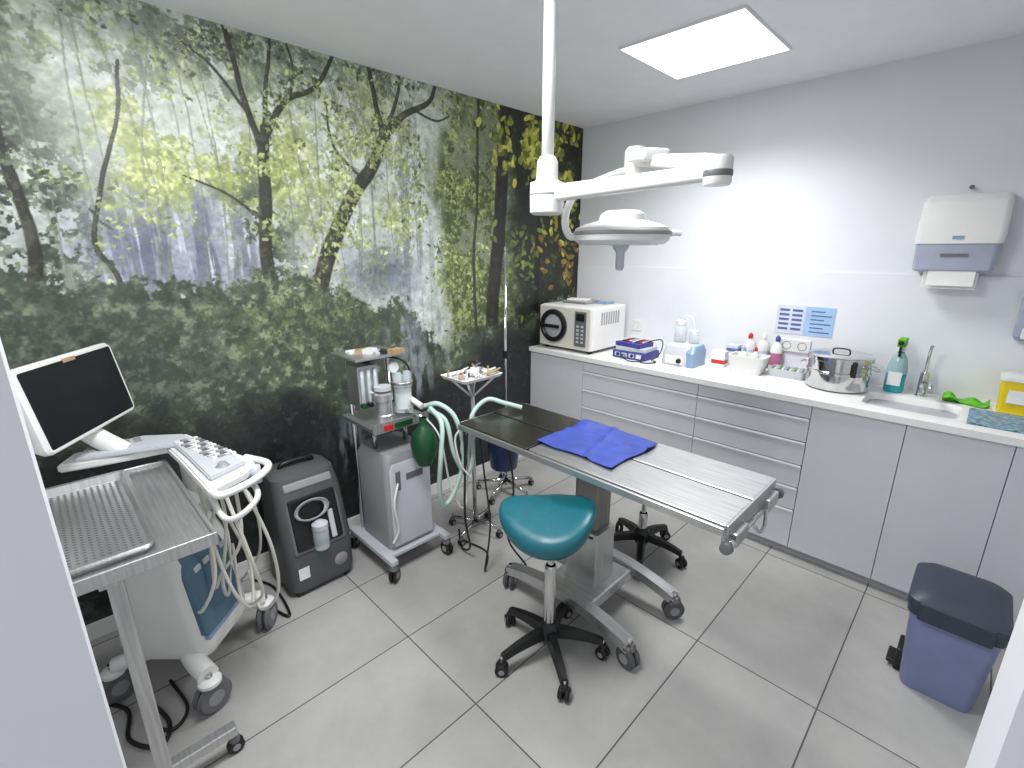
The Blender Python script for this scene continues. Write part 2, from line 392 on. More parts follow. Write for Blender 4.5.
g_=und*gs(1.05,1.28,0.45,0.16); blend(g_*sm(0.0,0.9,nf2)*0.55,(0.54,0.59,0.38))
g_=und*gs(0.1,1.15,0.45,0.3); blend(g_*0.45,(0.25,0.27,0.27)); blend(g_*sm(0.3,1.1,nf3)*0.5,(0.42,0.45,0.42))
bt=0.88+0.06*vn(2.5,1,41,3)-0.08*sm(0.3,1.3,Y)+0.22*sm(1.6,2.3,Y)
dk=1-sm(-0.16,0.10,Z-bt+0.035*nm); blend(dk*0.92,(0.115,0.125,0.13))
blend(dk*sm(0.2,1.2,nf)*0.45,(0.20,0.215,0.21)); blend(dk*sm(1.2,2.0,nf2)*0.4,(0.38,0.40,0.39))
def stream(yc,z0,z1,w,amt):
    c=yc+0.05*np.sin(Z*9); mk=np.exp(-((Y-c)/w)**2)*sm(z0-0.08,z0+0.08,Z)*(1-sm(z1-0.1,z1+0.05,Z))
    blend(mk*amt*sm(-0.8,0.8,vn(22,5,int(yc*100),3)),(0.54,0.57,0.60))
stream(1.22,0.30,0.92,0.12,0.8); stream(1.60,0.72,1.25,0.13,0.9); stream(1.42,0.55,0.9,0.10,0.45); stream(1.85,0.9,1.3,0.06,0.6); stream(0.9,0.15,0.6,0.1,0.35)
img*= (1.0+0.05*nf3)[...,None]
img=np.clip(img,0,1)
lin=np.where(img<=0.04045,img/12.92,((img+0.055)/1.055)**2.4)
me=bpy.data.meshes.new('forest_wall_mural')
co=np.stack([np.full(W*H,XL+0.004),Y.ravel(),Z.ravel()],1).astype(np.float32)
idx=np.arange(W*H).reshape(H,W)
q=np.stack([idx[:-1,:-1],idx[:-1,1:],idx[1:,1:],idx[1:,:-1]],-1).reshape(-1,4)
me.vertices.add(W*H); me.vertices.foreach_set('co',co.ravel())
nq=len(q); me.loops.add(nq*4); me.loops.foreach_set('vertex_index',q.ravel().astype(np.int32))
me.polygons.add(nq); me.polygons.foreach_set('loop_start',np.arange(0,nq*4,4,dtype=np.int32))
try: me.polygons.foreach_set('loop_total',np.full(nq,4,dtype=np.int32))
except Exception: pass
me.update(calc_edges=True)
ca=me.color_attributes.new('mural','FLOAT_COLOR','POINT')
rgba=np.ones((W*H,4),np.float32); rgba[:,:3]=lin.reshape(-1,3); ca.data.foreach_set('color',rgba.ravel())
mm=bpy.data.materials.new('mural_print'); mm.use_nodes=True; nt=mm.node_tree
at=nt.nodes.new('ShaderNodeVertexColor'); at.layer_name='mural'
nt.links.new(at.outputs['Color'],nt.nodes['Principled BSDF'].inputs['Base Color'])
nt.nodes['Principled BSDF'].inputs['Roughness'].default_value=0.42
me.materials.append(mm)
mo=bpy.data.objects.new('forest_wall_mural',me); S.collection.objects.link(mo)

# ------------------------------------------------------------ ceiling panels
def panel(name,cx,cy,s,power,spread=180):
    r=root(name,(cx,cy,ZC))
    e=mat('led_diffuser',(1,1,1),0.5,emit=((1,1,1),4.0))
    box(r,'diffuser',-s/2,s/2,-s/2,s/2,-0.010,-0.002,e)
    for i,(a,b_,c,d) in enumerate(((-s/2-.008,s/2+.008,-s/2-.008,-s/2),(-s/2-.008,s/2+.008,s/2,s/2+.008),(-s/2-.008,-s/2,-s/2,s/2),(s/2,s/2+.008,-s/2,s/2))):
        box(r,'frame_%d'%i,a,b_,c,d,-0.010,-0.001,WHITE)
    li=bpy.data.lights.new(name+'_lamp','AREA'); li.shape='SQUARE'; li.size=s*0.98; li.energy=power; li.color=(0.98,0.99,1.0); li.spread=math.radians(spread)
    lo=bpy.data.objects.new('lamp',li); lo.location=(0,0,-0.016); lo.parent=r; S.collection.objects.link(lo)
panel('ceiling_light_panel',-1.16,2.42,0.55,21,135)
panel('ceiling_light_panel.001',-1.16,0.55,0.55,40)
w=bpy.data.worlds.new('world'); S.world=w; w.use_nodes=True
w.node_tree.nodes['Background'].inputs['Color'].default_value=(0.95,0.97,1,1)
w.node_tree.nodes['Background'].inputs['Strength'].default_value=0.85

# ------------------------------------------------------------ cabinet
c=root('base_cabinet',(0,0,0))
YFc=2.68
box(c,'carcass',XL+0.005,XR-0.005,YFc+0.022,YB-0.013,0.09,0.868,CABD)
box(c,'toe_kick',XL+0.005,XR-0.005,YFc+0.04,YB-0.02,0.0,0.09,GREYL)
def front(n,x0,x1,z0,z1): box(c,n,x0+0.0015,x1-0.0015,YFc,YFc+0.020,z0,z1,CAB,bev=0.002)
front('door_far',XL+0.006,-1.967,0.05,0.862)
zs=[0.862,0.795,0.665,0.535,0.405,0.275,0.05]
for col,(x0,x1) in enumerate(((-1.967,-1.128),(-1.128,-0.54))):
    for i in range(6):
        front('drawer_%d_%d'%(col,i),x0,x1,zs[i+1]+0.001,zs[i]-0.015 if i>0 else zs[i])
        if i>0: box(c,'grip_%d_%d'%(col,i),x0+.003,x1-.003,YFc-0.006,YFc+0.012,zs[i]-0.0155,zs[i]-0.0045,ALU,bev=.001)
front('door_1',-0.54,-0.165,0.05,0.862); front('door_2',-0.165,0.18,0.05,0.862); front('door_3',0.18,XR-0.005,0.05,0.862)
hx0,hx1,hy0,hy1=-0.37,0.0,2.775,3.06
cy0,cy1=YFc-0.018,YB-0.013
box(c,'counter_a',XL+0.005,hx0,cy0,cy1,0.868,0.90,TOP); box(c,'counter_b',hx1,XR-0.002,cy0,cy1,0.868,0.90,TOP)
box(c,'counter_c',hx0,hx1,cy0,hy0,0.868,0.90,TOP); box(c,'counter_d',hx0,hx1,hy1,cy1,0.868,0.90,TOP)
cx,cyy=(hx0+hx1)/2,(hy0+hy1)/2; ax,ay=(hx1-hx0)/2,(hy1-hy0)/2
rings=[(0.9008,ax+.014,ay+.014,.02),(0.9008,ax-.004,ay-.004,.05),(0.885,ax-.010,ay-.010,.055),(0.79,ax-.022,ay-.022,.06),(0.775,ax-.05,ay-.05,.05)]
loft(c,'sink_basin',[(z,hx,hy,0,0,r_) for z,hx,hy,r_ in rings],TOP,(cx,cyy,0),cap=(False,True))
cyl(c,'sink_drain',(cx,cyy,0.776),(cx,cyy,0.780),0.022,CHROME)
f=root('sink_faucet',(-0.17,3.13,0.90))
lathe(f,'base',[(0,0),(0.026,0),(0.026,0.006),(0.020,0.012),(0.020,0.11),(0.017,0.125),(0,0.13)],CHROME)
tube(f,'spout',[(0,0,0.07),(0.02,-0.05,0.085),(0.035,-0.13,0.09),(0.04,-0.16,0.07)],0.011,CHROME)
tube(f,'lever',[(0,0,0.12),(-0.002,0.01,0.18),(0.0,0.0,0.25),(0.004,-0.02,0.26)],0.007,CHROME)

# ------------------------------------------------------------ counter items
r=root('autoclave_sterilizer',(-2.185,2.945,0.902))
box(r,'body',-0.24,0.24,-0.20,0.22,0.02,0.33,WHITE,bev=0.015)
box(r,'front_fascia',-0.238,0.238,-0.222,-0.195,0.022,0.325,WARMW,bev=0.010)
for i,(x,y) in enumerate(((-.2,-.17),(.2,-.17),(-.2,.18),(.2,.18))): cyl(r,'foot_%d'%i,(x,y,0),(x,y,0.022),0.018,BLACK)
lathe(r,'door_ring',[(0.085,0.0),(0.118,0.0),(0.122,0.012),(0.118,0.028),(0.095,0.034),(0.085,0.025)],BLACK,(-0.09,-0.222,0.18),rot=(math.pi/2,0,0),seg=48)
lathe(r,'door_disc',[(0,0.020),(0.05,0.020),(0.088,0.012),(0.09,0.0)],GREYL,(-0.09,-0.222,0.18),rot=(math.pi/2,0,0))
box(r,'door_handle',-0.18,-0.02,-0.275,-0.250,0.168,0.192,BLACK,bev=0.008)
box(r,'control_panel',0.10,0.20,-0.228,-0.218,0.05,0.30,GREYD,bev=0.004)
box(r,'display',0.115,0.185,-0.231,-0.226,0.235,0.285,SCREEN)
for i in range(5):
    for j in range(2): box(r,'button_%d_%d'%(i,j),0.12+j*0.04,0.14+j*0.04,-0.231,-0.226,0.075+i*0.028,0.090+i*0.028,GREYL)
for i in range(8): box(r,'vent_%d'%i,0.2395,0.2415,-0.10+i*0.03,-0.085+i*0.03,0.20,0.29,GREYM)
loft(r,'top_tray',[(0.331,0.10,0.07,0,0,.02),(0.352,0.12,0.09,0,0,.02)],STEEL,(-0.05,0.03,0))
box(r,'top_pouch',-0.14,0.02,-0.02,0.08,0.353,0.362,PAPER,rot=(0,0,0.3)); box(r,'top_box',0.07,0.17,0.06,0.16,0.331,0.345,BLUEG)

r=root('electrosurgical_unit',(-1.69,2.92,0.901))
box(r,'case_low',-0.13,0.12,-0.10,0.10,0.0,0.050,PURP,bev=.004); box(r,'case_mid',-0.115,0.11,-0.09,0.09,0.051,0.078,GREYL,bev=.003,rot=(0,0,.05))
box(r,'case_top',-0.12,0.08,-0.085,0.08,0.079,0.108,PURP,bev=.003,rot=(0,0,-.08))
for i in range(8): cyl(r,'item_%d'%i,(-0.1+i*.025,-0.06,0.114+0.003*(i%2)),(-0.09+i*.022,0.07,0.114),0.005,[WHITE,BLACK,RED,STEEL][i%4])
for i in range(4): box(r,'front_label_%d'%i,-.11+i*.055,-.07+i*.055,-.102,-.099,.012,.040,[SIGNB,GREYL,SIGNL,WHITE][i])
for i in range(3): lathe(r,'front_knob_%d'%i,[(0,.012),(.009,.012),(.011,0)],[BLACK,GREYM,BLACK][i],(-.085+i*.055,-.101,.026),rot=(math.pi/2,0,0))
tube(r,'cord',[(0.10,-0.102,0.025),(0.13,-.16,.01),(0.17,-0.14,0.006),(0.19,-0.08,0.006),(0.16,-0.05,0.006)],0.004,BLACK)
tube(r,'cord_b',[(0.06,0.02,0.11),(0.15,0.06,0.13),(0.18,0.0,0.06),(0.15,-0.06,0.006)],0.004,BLACK)
tube(r,'cord_c',[(-0.05,-0.102,0.025),(-0.02,-.15,.02),(0.05,-0.17,0.006),(0.11,-0.13,0.006)],0.004,BLACK)
r=root('wall_socket',(-1.885,3.238,1.07)); box(r,'plate',-0.04,0.04,-0.010,0,-0.04,0.04,WHITE,bev=.003); lathe(r,'well',[(0,-0.002),(0.02,-0.002),(0.024,0.003)],GREYL,(0,-0.010,0),rot=(math.pi/2,0,0))

r=root('suction_nebulizer',(-1.37,2.96,0.901))
loft(r,'base',[(0.0,.105,.095,0,0,.02),(0.07,.105,.095,0,0,.03),(0.12,.10,.08,0,.01,.03),(0.135,.085,.06,0,.02,.03)],GREYL)
loft(r,'side_shell',[(0.0,.03,.097,.085,0,.02),(0.09,.03,.097,.085,0,.02),(0.13,.02,.07,.085,.01,.02)],BLUEG)
box(r,'front_plate',-0.075,0.045,-0.101,-0.093,0.012,0.065,WHITE,bev=.003)
lathe(r,'jar_left',[(0,0.135),(0.036,0.135),(0.040,0.14),(0.040,0.23),(0.030,0.245),(0.030,0.255)],GLASS,(-0.045,0.03,0)); lathe(r,'cap_left',[(0.033,0.25),(0.033,0.275),(0,0.28)],WHITE,(-0.045,0.03,0))
lathe(r,'jar_right',[(0,0.135),(0.030,0.135),(0.032,0.14),(0.032,0.19),(0.024,0.205)],GLASS,(0.05,0.03,0)); lathe(r,'cap_right',[(0.028,0.20),(0.028,0.22),(0,0.225)],WHITE,(0.05,0.03,0))
tube(r,'hose',[(-0.045,0.03,0.275),(-0.02,0.03,0.31),(0.03,0.03,0.29),(0.05,0.03,0.22)],0.006,GLASS)
lathe(r,'knob',[(0,0.012),(0.014,0.012),(0.016,0)],BLACK,(0.02,-0.101,0.035),rot=(math.pi/2,0,0))

r=root('medicine_carton',(-1.17,3.06,0.901)); box(r,'carton',-0.04,0.04,-0.03,0.03,0,0.10,PAPER); box(r,'label',-0.041,0.041,-0.031,0.031,0.02,0.045,RED)
r=root('medicine_carton.001',(-1.13,3.17,0.901)); box(r,'carton',-0.035,0.035,-0.03,0.03,0,0.13,SIGNL); box(r,'label',-0.036,0.036,-0.031,0.031,0.09,0.11,INK)
def bottle_parts(r,pre,x,y,z,h,rad,body,cap,label=None):
    lathe(r,pre+'body',[(0,0),(rad*.95,0),(rad,0.006),(rad,h*.6),(rad*.75,h*.72),(rad*.35,h*.80),(rad*.35,h*.85)],body,(x,y,z))
    lathe(r,pre+'cap',[(rad*.42,h*.82),(rad*.42,h*.92),(rad*.15,h*.97),(0,h)],cap,(x,y,z))
    if label: lathe(r,pre+'label',[(rad+.0008,h*.15),(rad+.0008,h*.5)],label,(x,y,z))
def bottle(name,x,y,h,rad,body,cap,label=None,z=0.901):
    bottle_parts(root(name,(x,y,z)),'',0,0,0,h,rad,body,cap,label)
bottle('squeeze_bottle',-1.045,3.195,0.22,0.033,WHITE,RED,SIGNL)
bottle('squeeze_bottle.001',-0.965,3.195,0.23,0.034,WHITE,WHITE,SIGNL)
bottle('squeeze_bottle.002',-0.885,3.195,0.22,0.033,PAPER,PURP,PINK)
r=root('storage_basket',(-0.985,3.03,0.901))
loft(r,'shell',[(0.0,.085,.06,0,0,.02),(0.10,.10,.075,0,0,.025),(0.105,.104,.079,0,0,.027),(0.105,.094,.069,0,0,.022),(0.012,.08,.055,0,0,.018)],WHITE,cap=(True,True))
bottle_parts(r,'vial_a_',-.03,0,.012,.14,.02,PAPER,BLUEG); bottle_parts(r,'vial_b_',.035,0,.012,.15,.022,WHITE,RED)
r=root('syringe_tray',(-0.775,3.09,0.901))
loft(r,'tray',[(0.0,.09,.06,0,0,.01),(0.045,.095,.065,0,0,.012),(0.045,.088,.058,0,0,.01),(0.01,.085,.055,0,0,.01)],GREYL)
for i in range(4): box(r,'divider_%d'%i,-0.06+i*.04,-0.057+i*.04,-.055,.055,0.01,0.042,WHITE)
for i in range(8): cyl(r,'syringe_%d'%i,(-0.07+i*.02,-0.05,0.03),(-0.07+i*.02,0.04,0.048),0.004,[WHITE,LIME,PAPER,BLUEG][i%4])
r=root('instrument_notice',( -0.845,3.238,1.215)); box(r,'sheet',-0.080,0.074,-0.003,0,-0.085,0.085,SIGNL)
for i in range(5):
    for j in range(2): box(r,'row_%d_%d'%(i,j),-0.065+j*.07,-0.01+j*.07,-0.004,-0.003,0.05-i*.028,0.064-i*.028,INK)
r=root('instrument_notice.001',(-0.69,3.238,1.215)); box(r,'sheet',-0.078,0.072,-0.003,0,-0.085,0.085,SIGNB)
for i in range(6): box(r,'row_%d'%i,-0.05,0.055 if i%2 else 0.02,-0.004,-0.003,0.055-i*.024,0.062-i*.024,INK)
r=root('wall_socket.001',(-0.80,3.238,1.06)); box(r,'plate',-0.085,0.085,-0.012,0,-0.038,0.038,WHITE,bev=.003)
for i in (-1,1): lathe(r,'well_%d'%(i+1),[(0,-0.004),(0.018,-0.004),(0.022,0.002),(0.025,0.002)],GREYM,(i*.042,-0.012,0),rot=(math.pi/2,0,0))
r=root('sterilization_drum',(-0.52,3.02,0.901))
lathe(r,'drum_body',[(0,0),(0.135,0),(0.145,0.008),(0.145,0.09),(0.150,0.095),(0.150,0.102),(0.145,0.107),(0.145,0.155),(0.152,0.158),(0.152,0.178),(0.145,0.184),(0.10,0.190),(0.0,0.192)],CHROME,seg=56)
for i in (-1,1):
    tube(r,'handle_%d'%(i+1),[(i*.147,-.04,.13),(i*.175,-.03,.12),(i*.175,.03,.12),(i*.147,.04,.13)],0.004,CHROME)
box(r,'latch',-0.012,0.012,-0.162,-0.146,0.09,0.18,STEELD); box(r,'clamp',0.08,0.10,-0.13,-0.115,0.09,0.17,BLACK)
tube(r,'lid_knob',[(-.04,0,.19),(-.03,0,.21),(.03,0,.21),(.04,0,.19)],0.004,BLACK)
r=root('spray_bottle',(-0.285,3.14,0.901))
lathe(r,'bottle',[(0,0),(0.040,0),(0.043,0.008),(0.043,0.13),(0.032,0.18),(0.016,0.205),(0.014,0.22)],TEALLIQ)
lathe(r,'upper_shell',[(0.0435,0.10),(0.044,0.132),(0.033,0.182),(0.017,0.207)],GLASS)
box(r,'label',-0.028,0.028,-0.0445,-0.040,0.04,0.11,PAPER)
lathe(r,'collar',[(0.018,0.215),(0.018,0.24),(0.0,0.245)],WHITE)
box(r,'spray_head',-0.018,0.018,-0.055,0.03,0.243,0.285,LIME,bev=.006); box(r,'trigger',-0.006,0.006,-0.042,-0.032,0.19,0.245,BLACK,bev=.002,rot=(0.25,0,0)); cyl(r,'nozzle',(0,-0.055,0.265),(0,-0.07,0.265),0.011,BLACK)
r=root('green_cleaning_gloves',(0.0,3.135,0.901))
me=bpy.data.meshes.new('cloth'); bm=bmesh.new(); bmesh.ops.create_grid(bm,x_segments=26,y_segments=16,size=0.5)
for v in bm.verts:
    x,y=v.co.x,v.co.y; k=1+0.25*math.sin(9*x+3*y); v.co=Vector((x*0.17,y*0.10*k,0.006+max(0,0.022*math.sin(7*x+1)*math.cos(8*y)+0.012*math.sin(20*x*y+4*x))))
bmesh.ops.solidify(bm,geom=bm.faces[:],thickness=0.004)
bm.to_mesh(me); bm.free(); link(bpy.data.objects.new('cloth',me),r,m=LIME,smooth=True)
r=root('sharps_container',(0.17,3.12,0.901))
loft(r,'tub',[(0,.062,.062,0,0,.015),(0.15,.072,.072,0,0,.02)],YEL); loft(r,'lid',[(0.15,.076,.076,0,0,.02),(0.165,.076,.076,0,0,.02),(0.178,.05,.05,0,0,.02)],WHITE); box(r,'label',-0.04,0.04,-0.072,-0.066,0.05,0.11,PAPER,rot=(-.06,0,0))
r=root('terrazzo_counter_mat',(0.21,2.90,0.90)); box(r,'mat',-0.19,0.19,-0.15,0.13,0.0005,0.008,TERR,bev=.002)

# wall dispensers
r=root('paper_towel_dispenser',(-0.17,3.25,1.69))
loft(r,'lower_smoke_case',[(-0.17,.135,.055,0,-.06,.02),(-0.16,.145,.065,0,-.068,.025),(0.0,.155,.065,0,-.068,.03)],DISPG)
loft(r,'upper_cover',[(-0.04,.157,.068,0,-.070,.03),(0.0,.160,.068,0,-.070,.03),(0.15,.155,.060,0,-.062,.03),(0.18,.145,.045,0,-.047,.03)],WHITE)
box(r,'window_slot',-0.05,0.05,-0.137,-0.13,-0.10,-0.085,GREYD)
box(r,'emblem',-0.02,0.02,-0.141,-0.135,-0.02,-0.005,BLUEG)
box(r,'towel_sheet',-0.10,0.10,-0.11,-0.07,-0.25,-0.165,PAPER,bev=.004,rot=(0.08,0,0)); box(r,'towel_flap',-0.08,0.09,-0.13,-0.12,-0.235,-0.165,PAPER,rot=(-0.12,0,0))
r=root('wall_hook',(-0.17,3.25,1.905)); cyl(r,'screw',(0,0,0),(0,-0.03,0),0.006,GREYD); cyl(r,'screw_cap',(0,-.03,0),(0,-.034,0),.010,GREYD)
r=root('soap_dispenser',(0.15,3.25,1.33))
loft(r,'case',[(-0.11,.045,.035,0,-.037,.015),(-0.09,.055,.045,0,-.047,.02),(0.09,.055,.045,0,-.047,.02),(0.12,.045,.03,0,-.032,.015)],DISPG); box(r,'push_bar',-0.03,0.03,-0.105,-0.09,-0.10,-0.05,WHITE,bev=.004)

# ------------------------------------------------------------ waste bin
r=root('pedal_waste_bin',(0.125,2.22,0))
loft(r,'body',[(0.0,.100,.115,0,0,.03),(0.02,.105,.12,0,0,.03),(0.35,.125,.145,0,0,.03),(0.362,.128,.148,0,0,.03)],BIN)
loft(r,'rim',[(0.335,.126,.146,0,0,.032),(0.335,.132,.152,0,0,.034),(0.372,.134,.154,0,0,.034)],BINL)
loft(r,'lid',[(0.370,.138,.158,0,0,.035),(0.395,.136,.156,0,0,.04),(0.418,.115,.135,0,0,.05),(0.425,.07,.09,0,0,.05)],BINL)
box(r,'lid_skirt',-0.10,0.10,-0.163,-0.150,0.325,0.395,BINL,bev=.006)
box(r,'pedal',-0.155,-0.09,-0.045,0.045,0.015,0.032,BLACK,bev=.006); box(r,'pedal_guard',-0.130,-0.10,-0.055,0.055,0.0,0.10,BLACK,bev=.008)

# ------------------------------------------------------------ operating table
r=root('operating_table',(-1.10,1.615,0))
tx0,tx1,ty0,ty1=-0.65,0.65,-0.225,0.225
box(r,'under_frame',tx0+.05,tx1-.05,ty0+.05,ty1-.05,0.735,0.765,STEELD)
for i,(a,b_) in enumerate(((tx0,-0.20),(-0.19,tx1))):
    for j,(c0,c1) in enumerate(((ty0,-0.006),(0.006,ty1))):
        box(r,'top_panel_%d_%d'%(i,j),a,b_,c0,c1,0.778,0.797,STEELD if i==0 else STEEL,bev=.003)
box(r,'top_pan',tx0+.01,tx1-.01,ty0+.01,ty1-.01,0.764,0.779,STEELD)
for i,y in enumerate((ty0-.012,ty1+.012)):
    box(r,'side_rail_%d'%i,tx0,tx1,y-.006,y+.006,0.765,0.792,STEEL,bev=.002)
    for k,x in enumerate((-0.5,-.2,.1,.4,.6)): cyl(r,'rail_spacer_%d_%d'%(i,k),(x,y,.776),(x,y+(.02 if i==0 else -.02),.776),.006,CHROME)
box(r,'end_lip_right',tx1,tx1+.008,ty0,ty1,0.745,0.799,STEEL,bev=.002); box(r,'end_lip_left',tx0-.008,tx0,ty0,ty1,0.760,0.799,STEELD,bev=.002)
box(r,'end_bracket',tx1-.02,tx1+.03,-0.20,-0.10,0.715,0.765,STEEL,bev=.005); box(r,'end_bracket_b',tx1-.02,tx1+.03,0.10,0.20,0.715,0.765,STEEL,bev=.005)
cyl(r,'end_axle',(tx1+.015,-.22,.735),(tx1+.015,.22,.735),.010,CHROME)
for i,y in enumerate((-.235,.235)): lathe(r,'clamp_knob_%d'%i,[(0,0),(.016,0),(.021,.006),(.018,.022),(0,.025)],GREYD,(tx1+.015,y,.735),rot=(math.pi/2*(1 if y<0 else -1),0,0))
tube(r,'end_strap',[(tx1+.03,-.05,.735),(tx1+.04,-.02,.70),(tx1+.035,.05,.69),(tx1+.02,.1,.73)],.006,STEEL)
loft(r,'column_lower',[(0.10,.085,.075,0,0,.01),(0.42,.080,.070,0,0,.01)],STEEL); loft(r,'column_upper',[(0.42,.062,.055,0,0,.01),(0.70,.062,.055,0,0,.01)],STEELD)
loft(r,'column_head',[(0.68,.08,.07,0,0,.01),(0.735,.22,.15,0,0,.02)],STEELD)
box(r,'tilt_lever',0.05,0.30,-0.13,-0.11,0.70,0.72,CHROME,bev=.004)
for i,x in enumerate((-.25,.25)): tube(r,'support_strut_%d'%i,[(x*.3,0,.62),(x,0,.735)],.014,STEEL,smooth=False)
box(r,'base_cross',-0.13,0.13,-0.165,0.165,0.10,0.155,STEEL,bev=.01)
for i,y in enumerate((-.19,.19)):
    me=bpy.data.meshes.new('foot'); bm=bmesh.new(); n=22; prev=None
    for k in range(n+1):
        t=-1+2*k/n; x=t*.34; zc=.155-.055*t*t
        ring=[bm.verts.new((x,y+sy*.028,zc+sz*.022)) for sy,sz in ((-1,-1),(1,-1),(1,1),(-1,1))]
        if prev:
            for a in range(4): bm.faces.new((prev[a],prev[(a+1)%4],ring[(a+1)%4],ring[a]))
        else: bm.faces.new(ring[::-1])
        prev=ring
    bm.faces.new(prev); bmesh.ops.recalc_face_normals(bm,faces=bm.faces); bm.to_mesh(me); bm.free()
    o=link(bpy.data.objects.new('arched_foot_%d'%i,me),r,m=STEEL)
    for k,x in enumerate((-.335,.335)): caster(r,'caster_%d_%d'%(i,k),x,y,0.047,0.026,ang=0.4+i+k,mt=RUBBER,fork=STEELD)

r=root('blue_surgical_drape',(-1.115,1.65,0.80))
me=bpy.data.meshes.new('drape'); bm=bmesh.new(); bmesh.ops.create_grid(bm,x_segments=44,y_segments=40,size=0.5)
for v in bm.verts:
    x,y=v.co.x*2,v.co.y*2
    z=0.004+0.004*abs(math.sin(3.3*x+2*y+.4))+0.022*math.exp(-((x+.75)**2+(y-.8)**2)*9)+0.004*max(0,math.sin(7*y-3*x))+0.012*max(0,1-abs(y-.15*x-.3)*9)+0.008*max(0,1-abs(x+.25*y-.1)*9)
    v.co=Vector((x*.197+0.008*math.sin(3*y),y*.178+0.007*math.sin(4*x+1),z))
bmesh.ops.solidify(bm,geom=bm.faces[:],thickness=0.003)
bm.to_mesh(me); bm.free(); link(bpy.data.objects.new('drape',me),r,m=BLUE,smooth=True)

# ------------------------------------------------------------ stools
def stool(name,x,y,hs,ang0,facing,seatm,base=True):
    r=root(name,(x,y,0))
    for k in range(5):
        a=math.radians(ang0+72*k); dx,dy=math.cos(a),math.sin(a)
        pr=None; me=bpy.data.meshes.new('leg'); bm=bmesh.new()
        for t in range(9):
            q=t/8; d=0.02+q*0.20; zc=.115-.035*q*q; wv=.026-.010*q; hv=.020-.008*q
            ring=[bm.verts.new((dx*d-dy*s*wv,dy*d+dx*s*wv,zc+u*hv)) for s,u in ((-1,-1),(1,-1),(.6,1),(-.6,1))]
            if pr:
                for i in range(4): bm.faces.new((pr[i],pr[(i+1)%4],ring[(i+1)%4],ring[i]))
            else: bm.faces.new(ring[::-1])
            pr=ring
        bm.faces.new(pr); bmesh.ops.recalc_face_normals(bm,faces=bm.faces); bm.to_mesh(me); bm.free()
        link(bpy.data.objects.new('leg_%d'%k,me),r,m=BLACK)
        caster(r,'caster_%d'%k,dx*.222,dy*.222,0.026,0.022,ang=a+1.0,mt=BLACK,fork=BLACK)
    lathe(r,'hub',[(0,.07),(.035,.07),(.045,.10),(.042,.14),(.028,.16),(0,.16)],BLACK)
    lathe(r,'gas_sleeve',[(.024,.15),(.024,hs-.26),(.020,hs-.25)],CHROME); lathe(r,'piston',[(.013,hs-.26),(.013,hs-.09)],CHROME)
    lathe(r,'mount',[(0,hs-.12),(.028,hs-.12),(.05,hs-.085),(.08,hs-.075),(0,hs-.07)],BLACK)
    tube(r,'height_lever',[(0.0,0,hs-.10),(.06,.05,hs-.10),(.13,.09,hs-.115)],.005,BLACK)
    me=bpy.data.meshes.new('seat'); bm=bmesh.new(); NS=48; rings=[]
    def outl(a):
        c_,s_=math.cos(a),math.sin(a)
        rx=.20 if c_>0 else .160; ry=.185
        sq=(abs(c_)**2.3+abs(s_)**2.3)**(-1/2.3)
        nar=1-.28*max(0,c_)**1.2
        return rx*c_*sq, ry*s_*sq*nar
    def zt(px,py,t):
        z=.0
        z+= .034*max(0,-px/.165)**2
        z+= .014*max(0,px/.19)**2
        z-= .050*(py/.185)**2*(0.5+0.7*max(0,px/.19))
        return z
    for t,off in ((0.96,-.070),(1.01,-.050),(1.03,-.028),(1.01,-.010),(.95,.001),(.8,.006),(.6,.008),(.4,.008),(.2,.008)):
        rg=[]
        for i in range(NS):
            a=2*math.pi*i/NS; px,py=outl(a); px*=t;py*=t
            rg.append(bm.verts.new((px,py,hs-.012+off+zt(px,py,t)*1.0)))
        rings.append(rg)
    for a_,b_ in zip(rings,rings[1:]):
        for i in range(NS):
            j=(i+1)%NS; bm.faces.new((a_[i],a_[j],b_[j],b_[i]))
    bm.faces.new(rings[-1])
    un=[bm.verts.new((v.co.x*.55,v.co.y*.55,hs-.090)) for v in rings[0]]
    for i in range(NS):
        j=(i+1)%NS; bm.faces.new((un[i],un[j],rings[0][j],rings[0][i]))
    bm.faces.new(un)
    bmesh.ops.recalc_face_normals(bm,faces=bm.faces); bm.to_mesh(me); bm.free()
    o=bpy.data.objects.new('saddle_seat',me); o.rotation_euler=(0,0,math.radians(facing)); link(o,r,m=seatm,smooth=True)
stool('saddle_stool',-1.035,1.252,0.675,-34,212,TEAL)
stool('saddle_stool.001',-1.12,2.13,0.50,10,90,BLACK)

# ------------------------------------------------------------ surgical lamp
r=root('surgical_ceiling_lamp',(0,0,0))
P=Vector((-1.12,1.285,0))
lathe(r,'ceiling_flange',[(0,0),(.07,0),(.07,-.02),(.03,-.05),(0,-.05)],WHITE,(P.x,P.y,ZC-.001))
cyl(r,'drop_tube',(P.x,P.y,1.86),(P.x,P.y,ZC-.02),.020,WHITE)
lathe(r,'pivot_housing',[(0,1.735),(.046,1.735),(.056,1.742),(.057,1.80),(.056,1.835),(.036,1.842),(.034,1.90),(.024,1.915),(0,1.915)],WHITE,(P.x,P.y,0))
lathe(r,'pivot_seam',[(.0575,1.795),(.0585,1.798),(.0575,1.801)],GREYM,(P.x,P.y,0))
E=Vector((-0.545,1.27,1.808))
def arm(name,a,b_,w,h,m):
    a=Vector(a);b_=Vector(b_);d=b_-a; L_=d.length
    o=loft(r,name,[(0,h,w,0,0,w*.6),(L_*.1,h*1.05,w*1.05,0,0,w*.6),(L_*.9,h*.85,w*.95,0,0,w*.6),(L_,h*.8,w*.9,0,0,w*.6)],m)
    z=d.normalized(); yv=Vector((0,0,1)).cross(z).normalized(); xv=yv.cross(z)
    M_=Matrix((xv,yv,z)).transposed().to_4x4(); M_.translation=a; o.matrix_local=M_; return o
